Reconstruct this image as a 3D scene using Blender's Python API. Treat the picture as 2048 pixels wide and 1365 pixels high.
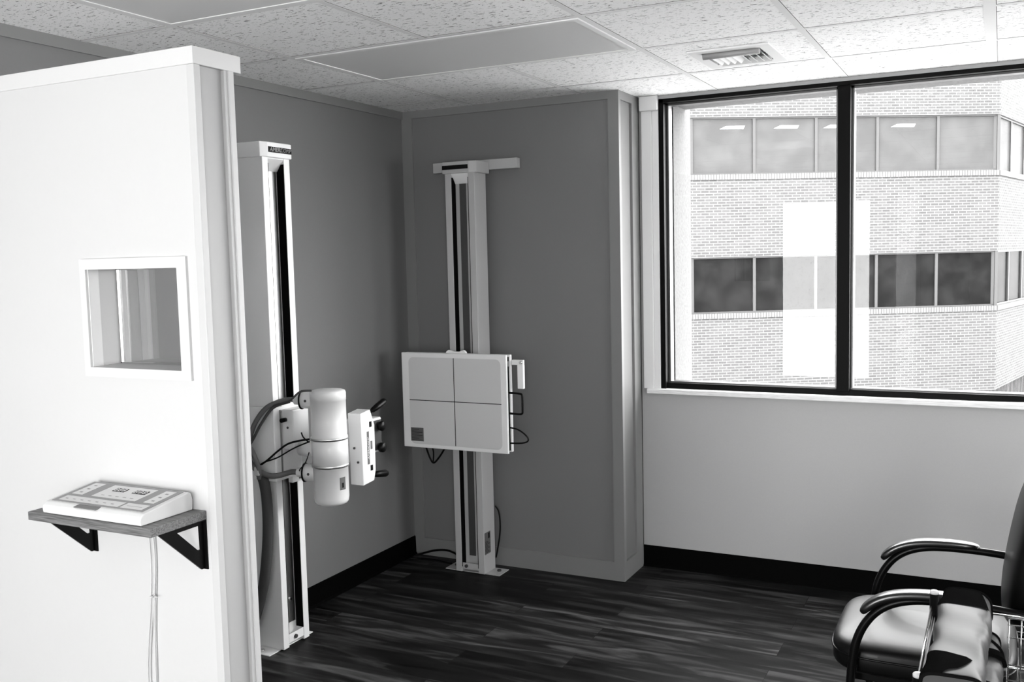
import bpy, bmesh, math, random
from mathutils import Vector, Matrix
random.seed(7)
for o in list(bpy.data.objects): bpy.data.objects.remove(o, do_unlink=True)
S = bpy.context.scene
COL = S.collection
PI = math.pi

# ------------------------------------------------------------------ camera
CAMZ = 1.6503
cd = bpy.data.cameras.new('camera'); cam = bpy.data.objects.new('camera', cd); COL.objects.link(cam)
cd.sensor_fit = 'HORIZONTAL'; cd.sensor_width = 36.0
cd.lens = 1941.99 / 2048 * 36.0
cd.clip_start = 0.05; cd.clip_end = 300
yaw, pitch, roll = 0.4678, -0.0863, -0.0237
fw = Vector((-math.sin(yaw) * math.cos(pitch), math.cos(yaw) * math.cos(pitch), math.sin(pitch)))
rt = Vector((math.cos(yaw), math.sin(yaw), 0)); up = rt.cross(fw)
r2 = rt * math.cos(roll) + up * math.sin(roll); u2 = -rt * math.sin(roll) + up * math.cos(roll)
M3 = Matrix((r2, u2, -fw)).transposed()
cam.matrix_world = Matrix.Translation((0, 0, CAMZ)) @ M3.to_4x4()
S.camera = cam

# ------------------------------------------------------------------ light and exposure
vs = S.view_settings
vs.view_transform = 'Standard'; vs.look = 'None'; vs.gamma = 1.0; vs.use_curve_mapping = False
vs.exposure = 0.22
w = bpy.data.worlds.new('overcast_sky'); S.world = w; w.use_nodes = True
bg = w.node_tree.nodes['Background']; bg.inputs[0].default_value = (1, 1, 1, 1); bg.inputs[1].default_value = 16.5
S.cycles.max_bounces = 8; S.cycles.diffuse_bounces = 4; S.cycles.glossy_bounces = 4
S.cycles.transparent_max_bounces = 12; S.cycles.use_denoising = True
S.cycles.sample_clamp_indirect = 6.0
S.cycles.caustics_reflective = False; S.cycles.caustics_refractive = False

def area(name, loc, rot, sx, sy, power, portal=False):
    l = bpy.data.lights.new(name, 'AREA'); l.shape = 'RECTANGLE'; l.size = sx; l.size_y = sy; l.energy = power
    o = bpy.data.objects.new(name, l); COL.objects.link(o); o.location = loc; o.rotation_euler = rot
    if portal: l.cycles.is_portal = True
    return o
# daylight comes through the big window and the openings behind the camera; portals guide the sampling
DOOR_X = (-2.62, -1.37); DOOR_Z = (0.06, 2.28)
SIDE_X = (-1.13, -0.90); TINT_X = (-0.86, -0.33)
REAR_X = (0.36, 2.4); REAR_Z = (0.95, 2.36)
area('door_portal', ((DOOR_X[0] + DOOR_X[1]) / 2, -2.72, sum(DOOR_Z) / 2), (-PI / 2, 0, PI), DOOR_X[1] - DOOR_X[0], DOOR_Z[1] - DOOR_Z[0], 1, portal=True)
area('rear_portal', ((REAR_X[0] + REAR_X[1]) / 2, -2.72, sum(REAR_Z) / 2), (-PI / 2, 0, PI), REAR_X[1] - REAR_X[0], REAR_Z[1] - REAR_Z[0], 1, portal=True)
area('right_portal', (2.72, 3.65, 1.46), (-PI / 2, 0, PI / 2 + PI), 1.3, 0.98, 1, portal=True)
# added fill lamps outside the rear openings, tilted up to brighten ceiling and partition
area('rear_window_fill_lamp', ((REAR_X[0] + REAR_X[1]) / 2, -3.2, 0.75), (-PI / 2 - math.radians(40), 0, PI), 2.4, 1.0, 230)
area('rear_door_fill_lamp', ((DOOR_X[0] + DOOR_X[1]) / 2, -3.2, 0.35), (-PI / 2 - math.radians(40), 0, PI), 1.15, 1.0, 60)
area('window_portal', (0.22, 4.98, 1.68), (-PI / 2, 0, 0), 3.6, 1.48, 1, portal=True)

# ------------------------------------------------------------------ materials
def new_mat(name):
    m = bpy.data.materials.new(name); m.use_nodes = True
    nt = m.node_tree; b = nt.nodes['Principled BSDF']
    return m, nt, b
def g(v): return (v, v, v, 1)
def mat(name, v, rough=0.5, spec=0.5, metal=0.0, noise=0.0, scale=60, bump=0.0, coat=0.0, stretch=(1, 1, 1)):
    m, nt, b = new_mat(name)
    b.inputs['Base Color'].default_value = g(v); b.inputs['Roughness'].default_value = rough
    b.inputs['Specular IOR Level'].default_value = spec; b.inputs['Metallic'].default_value = metal
    b.inputs['Coat Weight'].default_value = coat
    tc = nt.nodes.new('ShaderNodeTexCoord'); mp = nt.nodes.new('ShaderNodeMapping'); mp.inputs['Scale'].default_value = stretch
    nt.links.new(tc.outputs['Object'], mp.inputs[0])
    n = nt.nodes.new('ShaderNodeTexNoise'); n.inputs['Scale'].default_value = scale; n.inputs['Detail'].default_value = 3
    nt.links.new(mp.outputs[0], n.inputs['Vector'])
    mr = nt.nodes.new('ShaderNodeMapRange'); mr.inputs[3].default_value = v * (1 - noise); mr.inputs[4].default_value = v * (1 + noise)
    nt.links.new(n.outputs[0], mr.inputs[0]); nt.links.new(mr.outputs[0], b.inputs['Base Color'])
    if bump:
        bp = nt.nodes.new('ShaderNodeBump'); bp.inputs['Strength'].default_value = bump; bp.inputs['Distance'].default_value = 0.002
        nt.links.new(n.outputs[0], bp.inputs['Height']); nt.links.new(bp.outputs[0], b.inputs['Normal'])
    return m

WALL = mat('shaded_wall_paint', 0.178, 0.6, 0.3, noise=0.03, scale=120, bump=0.05)  # shaded copy of the wall paint; the dim alcove is put into the colour
WALLW = mat('lit_wall_paint', 0.39, 0.6, 0.3, noise=0.03, scale=120, bump=0.05)  # lit copy of the same wall paint, lightened for the brighter window wall
ENDP = mat('shaded_end_paint', 0.40, 0.5, 0.3, noise=0.01)  # partition white darkened; the end face's weaker light is put into the colour
ENDS = mat('shaded_strip_paint', 0.50, 0.45, 0.35, noise=0.01)  # same darkening for the corner strips, a little lighter
BATTEN = mat('grey_batten_paint', 0.205, 0.5, 0.3, noise=0.02, scale=120)
PART = mat('white_partition_paint', 0.535, 0.5, 0.35, noise=0.01, scale=90, bump=0.03)
TRIMW = mat('white_trim_paint', 0.58, 0.4, 0.4, noise=0.01, scale=80)
CASING = mat('casing_paint', 0.7, 0.4, 0.4, noise=0.01, scale=80)
BASE = mat('black_vinyl_base', 0.002, 0.6, 0.02, noise=0.1)
BLACKM = mat('black_anodised_frame', 0.0025, 0.45, 0.05, noise=0.1)
GRID = mat('ceiling_grid_paint', 0.76, 0.8, 0.05, noise=0.01)
GAP = mat('ceiling_shadow_gap', 0.03, 0.9, 0.1)
DIFF = mat('troffer_diffuser', 0.68, 0.35, 0.5, noise=0.02, scale=400, bump=0.05)
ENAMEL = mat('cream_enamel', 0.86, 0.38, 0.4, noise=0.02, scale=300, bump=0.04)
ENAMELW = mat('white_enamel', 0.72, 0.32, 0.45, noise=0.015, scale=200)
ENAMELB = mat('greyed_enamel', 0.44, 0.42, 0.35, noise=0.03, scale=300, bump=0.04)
PLATEF = mat('bucky_face_panel', 0.62, 0.45, 0.3, noise=0.03, scale=500)
PLATEB = mat('bucky_border', 0.82, 0.4, 0.4, noise=0.02, scale=300)
STEEL = mat('brushed_steel_rail', 0.55, 0.28, 0.5, metal=1.0, noise=0.05, scale=40, stretch=(30, 30, 0.3))
BANDM = mat('polished_band', 0.85, 0.38, 0.5, metal=1.0, noise=0.03)
DARKRAIL = mat('dark_rail', 0.055, 0.4, 0.5, noise=0.08, scale=40)
BLACK = mat('black_plastic', 0.003, 0.35, 0.12, noise=0.1)
MATTE = mat('matte_black', 0.004, 0.9, 0.05, noise=0.1)
CHROME = mat('chrome_wire', 0.8, 0.15, 0.5, metal=1.0)
HOSE = mat('grey_hose', 0.12, 0.55, 0.3, noise=0.1, scale=30)
HOSED = mat('dark_grey_sleeve', 0.05, 0.6, 0.3, noise=0.15, scale=300, bump=0.2)
LABELM = mat('grey_label', 0.11, 0.5, 0.3, noise=0.1, scale=80)
LABELD = mat('dark_label', 0.008, 0.5, 0.08)
SCALEP = mat('scale_plate_grey', 0.045, 0.5, 0.2)
INKW = mat('white_ink', 0.75, 0.5, 0.3)
INKG = mat('grey_ink', 0.25, 0.5, 0.3)
CONS = mat('console_shell', 0.62, 0.35, 0.4, noise=0.01)
OVER = mat('console_grey_overlay', 0.24, 0.4, 0.4, noise=0.02)
OVERW = mat('console_white_overlay', 0.66, 0.4, 0.4)
CORD = mat('white_cord', 0.55, 0.45, 0.4)
VINYL = mat('black_vinyl', 0.003, 0.38, 0.16, noise=0.15, scale=500, bump=0.04, coat=0.03)
ARMPAD = mat('armrest_urethane', 0.004, 0.28, 0.55, noise=0.1, scale=300, coat=0.2)
TUBEB = mat('black_chair_tube', 0.003, 0.3, 0.13)
APRON = mat('grey_apron_fabric', 0.058, 0.5, 0.2, noise=0.05, scale=14, bump=0.35)
VELCRO = mat('black_binding', 0.006, 0.9, 0.0, noise=0.4, scale=400, bump=0.3)
STUCCO = mat('rough_stucco', 0.118, 0.9, 0.1, noise=0.35, scale=60, bump=0.8)
PALEF = mat('facade_frame', 0.026, 0.5, 0.3, noise=0.05)
SOLDIER = mat('soldier_course', 0.075, 0.85, 0.1, noise=0.12, scale=9, stretch=(1, 1, 0.01))
MORTAR = mat('pale_mortar', 0.092, 0.9, 0.1)
PAPER = mat('white_sheet', 0.85, 0.6, 0.2)

def glass_mat(name, tint, refl, rough=0.0):
    m, nt, b = new_mat(name); nt.nodes.remove(b)
    out = nt.nodes['Material Output']
    t = nt.nodes.new('ShaderNodeBsdfTransparent'); t.inputs[0].default_value = g(tint)
    gl = nt.nodes.new('ShaderNodeBsdfGlossy'); gl.inputs['Roughness'].default_value = rough; gl.inputs[0].default_value = g(1)
    mx = nt.nodes.new('ShaderNodeMixShader'); mx.inputs[0].default_value = refl
    nt.links.new(t.outputs[0], mx.inputs[1]); nt.links.new(gl.outputs[0], mx.inputs[2]); nt.links.new(mx.outputs[0], out.inputs[0])
    return m
GLASS = glass_mat('window_glass', 0.99, 0.0165)
LEADGLASS = glass_mat('leaded_glass', 0.9, 0.24)

def tile_mat():
    m, nt, b = new_mat('fissured_ceiling_tile'); b.inputs['Roughness'].default_value = 0.85; b.inputs['Specular IOR Level'].default_value = 0.15
    tc = nt.nodes.new('ShaderNodeTexCoord')
    def chain(sc, nscale, lo, hi, detail=2):
        mp = nt.nodes.new('ShaderNodeMapping'); mp.inputs['Scale'].default_value = sc; nt.links.new(tc.outputs['Object'], mp.inputs[0])
        n = nt.nodes.new('ShaderNodeTexNoise'); n.inputs['Scale'].default_value = nscale; n.inputs['Detail'].default_value = detail
        n.inputs['Distortion'].default_value = 0.6
        nt.links.new(mp.outputs[0], n.inputs['Vector'])
        r = nt.nodes.new('ShaderNodeMapRange'); r.inputs[1].default_value = lo; r.inputs[2].default_value = hi; r.clamp = True
        nt.links.new(n.outputs[0], r.inputs[0]); return r.outputs[0]
    a = chain((1, 3.2, 1), 40, 0.62, 0.67)
    c = chain((1, 1.6, 1), 100, 0.665, 0.71)
    mx = nt.nodes.new('ShaderNodeMath'); mx.operation = 'MAXIMUM'; nt.links.new(a, mx.inputs[0]); nt.links.new(c, mx.inputs[1])
    f = chain((1, 1, 1), 220, 0.3, 0.75)
    cr = nt.nodes.new('ShaderNodeMapRange'); cr.inputs[3].default_value = 0.95; cr.inputs[4].default_value = 0.88; nt.links.new(f, cr.inputs[0])
    mul = nt.nodes.new('ShaderNodeMath'); mul.operation = 'MULTIPLY_ADD'; mul.inputs[1].default_value = -0.80; mul.inputs[2].default_value = 1.0
    nt.links.new(mx.outputs[0], mul.inputs[0])
    fin = nt.nodes.new('ShaderNodeMath'); fin.operation = 'MULTIPLY'; nt.links.new(cr.outputs[0], fin.inputs[0]); nt.links.new(mul.outputs[0], fin.inputs[1])
    nt.links.new(fin.outputs[0], b.inputs['Base Color'])
    bp = nt.nodes.new('ShaderNodeBump'); bp.inputs['Distance'].default_value = 0.003; bp.inputs['Strength'].default_value = 0.5
    nt.links.new(mul.outputs[0], bp.inputs['Height']); nt.links.new(bp.outputs[0], b.inputs['Normal'])
    return m
TILE = tile_mat()

def plank_mat():
    m, nt, b = new_mat('dark_vinyl_planks'); b.inputs['Roughness'].default_value = 0.42; b.inputs['Specular IOR Level'].default_value = 0.07
    tc = nt.nodes.new('ShaderNodeTexCoord')
    mp0 = nt.nodes.new('ShaderNodeMapping'); mp0.inputs['Location'].default_value = (0.35, 0.05, 0); nt.links.new(tc.outputs['Object'], mp0.inputs[0])
    br = nt.nodes.new('ShaderNodeTexBrick'); br.offset = 0.37; br.offset_frequency = 2; br.squash = 1
    br.inputs['Scale'].default_value = 1; br.inputs['Brick Width'].default_value = 1.2; br.inputs['Row Height'].default_value = 0.152
    br.inputs['Mortar Size'].default_value = 0.0012; br.inputs['Color1'].default_value = g(0); br.inputs['Color2'].default_value = g(1); br.inputs['Mortar'].default_value = g(0)
    br.inputs['Bias'].default_value = 0.0
    nt.links.new(mp0.outputs[0], br.inputs['Vector'])
    # grain, shifted per plank by its random brick colour
    mp = nt.nodes.new('ShaderNodeMapping'); mp.inputs['Scale'].default_value = (1.0, 8.5, 1); nt.links.new(tc.outputs['Object'], mp.inputs[0])
    add = nt.nodes.new('ShaderNodeVectorMath'); add.operation = 'MULTIPLY_ADD'; add.inputs[1].default_value = (7, 9, 5)
    nt.links.new(br.outputs['Color'], add.inputs[0]); nt.links.new(mp.outputs[0], add.inputs[2])
    n = nt.nodes.new('ShaderNodeTexNoise'); n.inputs['Scale'].default_value = 2.0; n.inputs['Detail'].default_value = 6; n.inputs['Roughness'].default_value = 0.52; n.inputs['Distortion'].default_value = 0.9
    nt.links.new(add.outputs[0], n.inputs['Vector'])
    ramp = nt.nodes.new('ShaderNodeValToRGB')
    e = ramp.color_ramp.elements
    e[0].position = 0.30; e[0].color = g(0.0012); e[1].position = 0.74; e[1].color = g(0.070)
    x = e.new(0.5); x.color = g(0.011)
    nt.links.new(n.outputs[0], ramp.inputs[0])
    mr = nt.nodes.new('ShaderNodeMapRange'); mr.inputs[3].default_value = 0.35; mr.inputs[4].default_value = 1.7
    nt.links.new(br.outputs['Color'], mr.inputs[0])
    mul = nt.nodes.new('ShaderNodeMix'); mul.data_type = 'RGBA'; mul.blend_type = 'MULTIPLY'; mul.inputs[0].default_value = 1
    nt.links.new(ramp.outputs[0], mul.inputs[6]); nt.links.new(mr.outputs[0], mul.inputs[7])
    mo = nt.nodes.new('ShaderNodeMix'); mo.data_type = 'RGBA'; mo.inputs[7].default_value = g(0.004)
    nt.links.new(br.outputs['Fac'], mo.inputs[0]); nt.links.new(mul.outputs[2], mo.inputs[6])
    nt.links.new(mo.outputs[2], b.inputs['Base Color'])
    rr = nt.nodes.new('ShaderNodeMapRange'); rr.inputs[3].default_value = 0.36; rr.inputs[4].default_value = 0.55
    nt.links.new(n.outputs[0], rr.inputs[0]); nt.links.new(rr.outputs[0], b.inputs['Roughness'])
    return m
PLANK = plank_mat()

def wood_mat(name, lo, hi, sc):
    m, nt, b = new_mat(name); b.inputs['Roughness'].default_value = 0.5
    tc = nt.nodes.new('ShaderNodeTexCoord'); mp = nt.nodes.new('ShaderNodeMapping'); mp.inputs['Scale'].default_value = sc
    nt.links.new(tc.outputs['Object'], mp.inputs[0])
    n = nt.nodes.new('ShaderNodeTexNoise'); n.inputs['Scale'].default_value = 6; n.inputs['Detail'].default_value = 5; nt.links.new(mp.outputs[0], n.inputs['Vector'])
    r = nt.nodes.new('ShaderNodeMapRange'); r.inputs[1].default_value = 0.3; r.inputs[2].default_value = 0.7; r.inputs[3].default_value = lo; r.inputs[4].default_value = hi
    nt.links.new(n.outputs[0], r.inputs[0]); nt.links.new(r.outputs[0], b.inputs['Base Color']); return m
SHELFW = wood_mat('grey_oak_laminate', 0.05, 0.20, (3, 60, 60))
SILLW = wood_mat('whitewashed_sill', 0.62, 0.85, (3, 40, 40))

def brick_mat():
    m, nt, b = new_mat('pale_brick'); b.inputs['Roughness'].default_value = 0.9; b.inputs['Specular IOR Level'].default_value = 0.1
    tc = nt.nodes.new('ShaderNodeTexCoord'); sp = nt.nodes.new('ShaderNodeSeparateXYZ'); cb = nt.nodes.new('ShaderNodeCombineXYZ')
    nt.links.new(tc.outputs['Object'], sp.inputs[0]); nt.links.new(sp.outputs[0], cb.inputs[0]); nt.links.new(sp.outputs[2], cb.inputs[1])
    br = nt.nodes.new('ShaderNodeTexBrick'); br.offset = 0.5
    br.inputs['Scale'].default_value = 1; br.inputs['Brick Width'].default_value = 0.205; br.inputs['Row Height'].default_value = 0.0665
    br.inputs['Mortar Size'].default_value = 0.011; br.inputs['Mortar Smooth'].default_value = 0.2
    br.inputs['Color1'].default_value = g(0.038); br.inputs['Color2'].default_value = g(0.052); br.inputs['Mortar'].default_value = g(0.086)
    nt.links.new(cb.outputs[0], br.inputs['Vector']); nt.links.new(br.outputs['Color'], b.inputs['Base Color'])
    return m
BRICK = brick_mat()
def pane_mat(name, v, rough, mottled):
    m, nt, b = new_mat(name); b.inputs['Roughness'].default_value = rough; b.inputs['Specular IOR Level'].default_value = 0.05; b.inputs['IOR'].default_value = 1.08
    tc = nt.nodes.new('ShaderNodeTexCoord'); n = nt.nodes.new('ShaderNodeTexNoise'); n.inputs['Scale'].default_value = 2.2; n.inputs['Detail'].default_value = 6
    nt.links.new(tc.outputs['Object'], n.inputs['Vector'])
    r = nt.nodes.new('ShaderNodeMapRange'); r.inputs[1].default_value = 0.35; r.inputs[2].default_value = 0.7; r.inputs[3].default_value = v; r.inputs[4].default_value = v * (1 + mottled)
    nt.links.new(n.outputs[0], r.inputs[0]); nt.links.new(r.outputs[0], b.inputs['Base Color']); return m
PANE_L = pane_mat('painted_sky_pane', 0.040, 0.25, 0.25)  # sky reflection and lit rooms of the upper panes put into the colour
PANE_D = pane_mat('dark_office_pane', 0.0045, 0.2, 1.2)
LAMPW = bpy.data.materials.new('office_lamp'); LAMPW.use_nodes = True
_b = LAMPW.node_tree.nodes['Principled BSDF']; _b.inputs['Emission Color'].default_value = g(1); _b.inputs['Emission Strength'].default_value = 1.2

# ------------------------------------------------------------------ mesh helpers
def frame_of(d):
    d = Vector(d).normalized(); a = Vector((0, 0, 1)) if abs(d.z) < 0.9 else Vector((1, 0, 0))
    u = d.cross(a).normalized(); v = d.cross(u).normalized(); return u, v, d
class MB:
    def __init__(s): s.bm = bmesh.new()
    def _tag(s, faces, mi):
        for f in faces: f.material_index = mi
    def box(s, x0, x1, y0, y1, z0, z1, bev=0.0, mi=0, seg=2):
        t = bmesh.new(); bmesh.ops.create_cube(t, size=1)
        bmesh.ops.scale(t, vec=(x1 - x0, y1 - y0, z1 - z0), verts=t.verts)
        bmesh.ops.translate(t, vec=((x0 + x1) / 2, (y0 + y1) / 2, (z0 + z1) / 2), verts=t.verts)
        if bev: bmesh.ops.bevel(t, geom=t.edges[:], offset=bev, segments=seg, affect='EDGES', profile=0.5)
        s.merge(t, mi); return s
    def merge(s, t, mi=0, mtx=None):
        if mtx is not None: bmesh.ops.transform(t, matrix=mtx, verts=t.verts)
        vm = {}
        for v in t.verts: vm[v] = s.bm.verts.new(v.co)
        for f in t.faces:
            try: nf = s.bm.faces.new([vm[v] for v in f.verts])
            except ValueError: continue
            nf.material_index = mi; nf.smooth = f.smooth
        t.free(); return s
    def lathe(s, o, d, prof, seg=32, mi=0, smooth=True, sx=1.0, sy=1.0):
        """prof: list of (distance along d, radius)"""
        u, v, d = frame_of(d); o = Vector(o); rings = []
        for (h, r) in prof:
            if r < 1e-6: rings.append([s.bm.verts.new(o + d * h)])
            else: rings.append([s.bm.verts.new(o + d * h + (u * math.cos(2 * PI * k / seg) * sx + v * math.sin(2 * PI * k / seg) * sy) * r) for k in range(seg)])
        for a, b in zip(rings, rings[1:]):
            for k in range(seg):
                q = []
                if len(a) > 1: q += [a[k], a[(k + 1) % seg]]
                else: q += [a[0]]
                if len(b) > 1: q += [b[(k + 1) % seg], b[k]]
                else: q += [b[0]]
                f = s.bm.faces.new(q); f.smooth = smooth; f.material_index = mi
        for rg, fl in ((rings[0], 1), (rings[-1], 0)):
            if len(rg) > 1:
                f = s.bm.faces.new(rg if not fl else rg[::-1]); f.material_index = mi
        return s
    def cyl(s, p0, p1, r, seg=24, mi=0, bev=0.0):
        p0 = Vector(p0); p1 = Vector(p1); L = (p1 - p0).length
        pr = [(0, r), (L, r)] if not bev else [(0, r - bev), (bev * .3, r - bev * .3), (bev, r), (L - bev, r), (L - bev * .3, r - bev * .3), (L, r - bev)]
        return s.lathe(p0, p1 - p0, pr, seg, mi)
    def tube(s, pts, r, seg=10, mi=0, sub=6, sx=1.0, sy=1.0, rfun=None, closed=False):
        P = [Vector(p) for p in pts]
        if sub > 1 and len(P) > 2:
            Q = []
            for i in range(len(P) - 1):
                p0 = P[max(i - 1, 0)]; p1 = P[i]; p2 = P[i + 1]; p3 = P[min(i + 2, len(P) - 1)]
                for k in range(sub):
                    t = k / sub
                    Q.append(0.5 * ((2 * p1) + (p2 - p0) * t + (2 * p0 - 5 * p1 + 4 * p2 - p3) * t * t + (-p0 + 3 * p1 - 3 * p2 + p3) * t ** 3))
            Q.append(P[-1]); P = Q
        n = len(P); T = [(P[min(i + 1, n - 1)] - P[max(i - 1, 0)]).normalized() for i in range(n)]
        u, v, _ = frame_of(T[0]); rings = []
        for i in range(n):
            u = (u - T[i] * u.dot(T[i])).normalized(); v = T[i].cross(u)
            rr = r if rfun is None else r * rfun(i / (n - 1))
            rings.append([s.bm.verts.new(P[i] + (u * math.cos(2 * PI * k / seg) * sx + v * math.sin(2 * PI * k / seg) * sy) * rr) for k in range(seg)])
        for a, b in zip(rings, rings[1:]):
            for k in range(seg):
                f = s.bm.faces.new([a[k], a[(k + 1) % seg], b[(k + 1) % seg], b[k]]); f.smooth = True; f.material_index = mi
        f = s.bm.faces.new(rings[0][::-1]); f.material_index = mi
        f = s.bm.faces.new(rings[-1]); f.material_index = mi
        return s
    def prism(s, poly, ax, a0, a1, mi=0, bev=0.0, seg=2):
        """poly in the plane across axis ax ('x': (y,z), 'y': (x,z), 'z': (x,y))"""
        def pt(p, a): return {'x': (a, p[0], p[1]), 'y': (p[0], a, p[1]), 'z': (p[0], p[1], a)}[ax]
        t = bmesh.new(); A = [t.verts.new(pt(p, a0)) for p in poly]; B = [t.verts.new(pt(p, a1)) for p in poly]
        n = len(poly); t.faces.new(A); t.faces.new(B[::-1])
        for k in range(n): t.faces.new([A[(k + 1) % n], A[k], B[k], B[(k + 1) % n]])
        bmesh.ops.recalc_face_normals(t, faces=t.faces)
        if bev: bmesh.ops.bevel(t, geom=t.edges[:], offset=bev, segments=seg, affect='EDGES', profile=0.5)
        s.merge(t, mi); return s
    def plate(s, outer, hole, ax, a0, a1, mi=0):
        """flat plate with one hole; outer and hole have the same vertex count"""
        def pt(p, a): return {'x': (a, p[0], p[1]), 'y': (p[0], a, p[1]), 'z': (p[0], p[1], a)}[ax]
        t = bmesh.new(); L = [[t.verts.new(pt(p, a)) for p in poly] for a in (a0, a1) for poly in (outer, hole)]
        o0, h0, o1, h1 = L; n = len(outer)
        for k in range(n):
            j = (k + 1) % n
            t.faces.new([o0[k], o0[j], h0[j], h0[k]]); t.faces.new([o1[j], o1[k], h1[k], h1[j]])
            t.faces.new([o0[j], o0[k], o1[k], o1[j]]); t.faces.new([h0[k], h0[j], h1[j], h1[k]])
        bmesh.ops.recalc_face_normals(t, faces=t.faces)
        s.merge(t, mi); return s
    def build(s, name, mats, parent=None, **kw):
        bmesh.ops.recalc_face_normals(s.bm, faces=s.bm.faces)
        me = bpy.data.meshes.new(name); s.bm.to_mesh(me); s.bm.free()
        for m in (mats if isinstance(mats, (list, tuple)) else [mats]): me.materials.append(m)
        return link(name, me, parent, **kw)
def link(name, me, parent=None, label=None, cat=None, group=None, kind=None):
    o = bpy.data.objects.new(name, me); COL.objects.link(o)
    if parent is not None:
        o.parent = parent
        if parent.parent is None and parent.type == 'EMPTY': o.location = -parent.location
    tag(o, label, cat, group, kind); return o
def tag(o, label=None, cat=None, group=None, kind=None):
    if label: o['label'] = label
    if cat: o['category'] = cat
    if group: o['group'] = group
    if kind: o['kind'] = kind
    return o
def thing(name, loc, label, cat, group=None):
    o = bpy.data.objects.new(name, None); COL.objects.link(o); o.location = loc; o.empty_display_size = 0.1
    return tag(o, label, cat, group)
def struct(mb, name, mats, label=None, parent=None):
    return mb.build(name, mats, parent, label=label, kind=None if parent else 'structure')
def text_mesh(body, size, mtx, depth=0.0006, shear=0.0, bold=0.0, sx=1.0):
    c = bpy.data.curves.new('lettering', 'FONT'); c.body = body; c.size = size; c.extrude = depth; c.shear = shear; c.offset = bold
    c.align_x = 'CENTER'; c.align_y = 'CENTER'; c.resolution_u = 3
    o = bpy.data.objects.new('lettering_source', c); COL.objects.link(o)
    bpy.context.view_layer.update()
    me = bpy.data.meshes.new_from_object(o.evaluated_get(bpy.context.evaluated_depsgraph_get()))
    bpy.data.objects.remove(o, do_unlink=True); bpy.data.curves.remove(c)
    me.transform(mtx @ Matrix.Diagonal((sx, 1, 1, 1))); return me
def basis(o, ex, ey):
    ex = Vector(ex).normalized(); ey = Vector(ey).normalized(); ez = ex.cross(ey)
    m = Matrix((ex, ey, ez)).transposed().to_4x4(); return Matrix.Translation(o) @ m
def rrect(x0, x1, y0, y1, r, n=6):
    P = []
    for cx, cy, a in ((x1 - r, y1 - r, 0), (x0 + r, y1 - r, 90), (x0 + r, y0 + r, 180), (x1 - r, y0 + r, 270)):
        for k in range(n + 1):
            t = math.radians(a + 90 * k / n); P.append((cx + r * math.cos(t), cy + r * math.sin(t)))
    return P

# ------------------------------------------------------------------ setting
CZ = 2.443; XL = -2.921; YB = 4.5125; XB = -1.6724; YW = 4.81; XR = 2.6; YR = -2.6
struct(MB().box(XL - .15, XR + .15, YR - .15, YW + .3, -0.12, 0.0), 'floor', PLANK, 'floor of dark wood grain planks')
VO = (-1.088, -.856, 3.888, 4.150)
struct(MB().plate([(XL - .15, YR - .15), (XR + .15, YR - .15), (XR + .15, YW + .14), (XL - .15, YW + .14)], [(VO[0], VO[2]), (VO[1], VO[2]), (VO[1], VO[3]), (VO[0], VO[3])], 'z', CZ + 0.0025, CZ + 0.12), 'ceiling', TILE, 'ceiling of white fissured acoustic tiles')
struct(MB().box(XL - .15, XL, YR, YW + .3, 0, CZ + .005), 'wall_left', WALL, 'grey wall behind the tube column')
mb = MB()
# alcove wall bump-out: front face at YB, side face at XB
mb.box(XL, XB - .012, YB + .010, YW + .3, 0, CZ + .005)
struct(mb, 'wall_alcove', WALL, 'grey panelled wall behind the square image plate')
TR = 0.010
def alcove_trim():
    m = MB(); x0, x1 = XL + .001, XB
    m.box(x0, x1, YB, YB + TR, CZ - .037, CZ + .004)            # top rail
    m.box(x0, x1, YB, YB + TR, 0, .098)                         # bottom rail
    m.box(x0, x0 + .065, YB, YB + TR, .098, CZ - .037)          # left stile
    m.box(x1 - .056, x1, YB, YB + TR, .098, CZ - .037)          # right stile
    m.box(XB - .012, XB, YB + TR, YB + .03, 0, CZ + .004)       # side face strips
    m.box(XB - .012, XB, YB + .03, YW, CZ - .040, CZ + .004)
    m.box(XB - .012, XB, YB + .03, YW, 0, .098)
    m.box(XB - .012, XB, 4.70, 4.80, .098, CZ - .040)
    return m
struct(alcove_trim(), 'trim_1', BATTEN, 'flat grey batten frame around the alcove panel')
struct(MB().box(XL, XL + .010, 1.77, YB, CZ - .038, CZ + .004).box(XL, XL + .010, YR, 1.63, CZ - .038, CZ + .004), 'trim_2', BATTEN, 'grey batten along the top of the left wall')
# window wall below and beside the window
WX0, WX1, WZ0, WZ1 = -1.5665, 2.05, 0.952, 2.428
mb = MB()
mb.box(XB, XR + .15, YW, YW + .14, 0, WZ0 - .024)
mb.box(XB, WX0, YW, YW + .14, WZ0 - .024, CZ + .005)
mb.box(WX1, XR + .15, YW, YW + .14, WZ0 - .024, CZ + .005)
mb.box(WX0, WX1, YW, YW + .14, WZ1, CZ + .005)
struct(mb, 'wall_window', WALLW, 'grey wall below the big window')
RW = (3.0, 4.3, .97, 1.95)
struct(MB().box(XR, XR + .15, YR, RW[0], 0, CZ + .005).box(XR, XR + .15, RW[1], YW + .14, 0, CZ + .005).box(XR, XR + .15, RW[0], RW[1], 0, RW[2]).box(XR, XR + .15, RW[0], RW[1], RW[3], CZ + .005), 'wall_right', WALLW)
struct(MB().plate([(RW[0], RW[2]), (RW[1], RW[2]), (RW[1], RW[3]), (RW[0], RW[3])], [(RW[0] + .05, RW[2] + .05), (RW[1] - .05, RW[2] + .05), (RW[1] - .05, RW[3] - .05), (RW[0] + .05, RW[3] - .05)], 'x', XR + .02, XR + .05), 'added_window_right', BLACKM)  # added unseen window, there to brighten the faces turned right
mb = MB()
mb.box(XL - .15, DOOR_X[0], YR - .15, YR, 0, CZ + .005)
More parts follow.
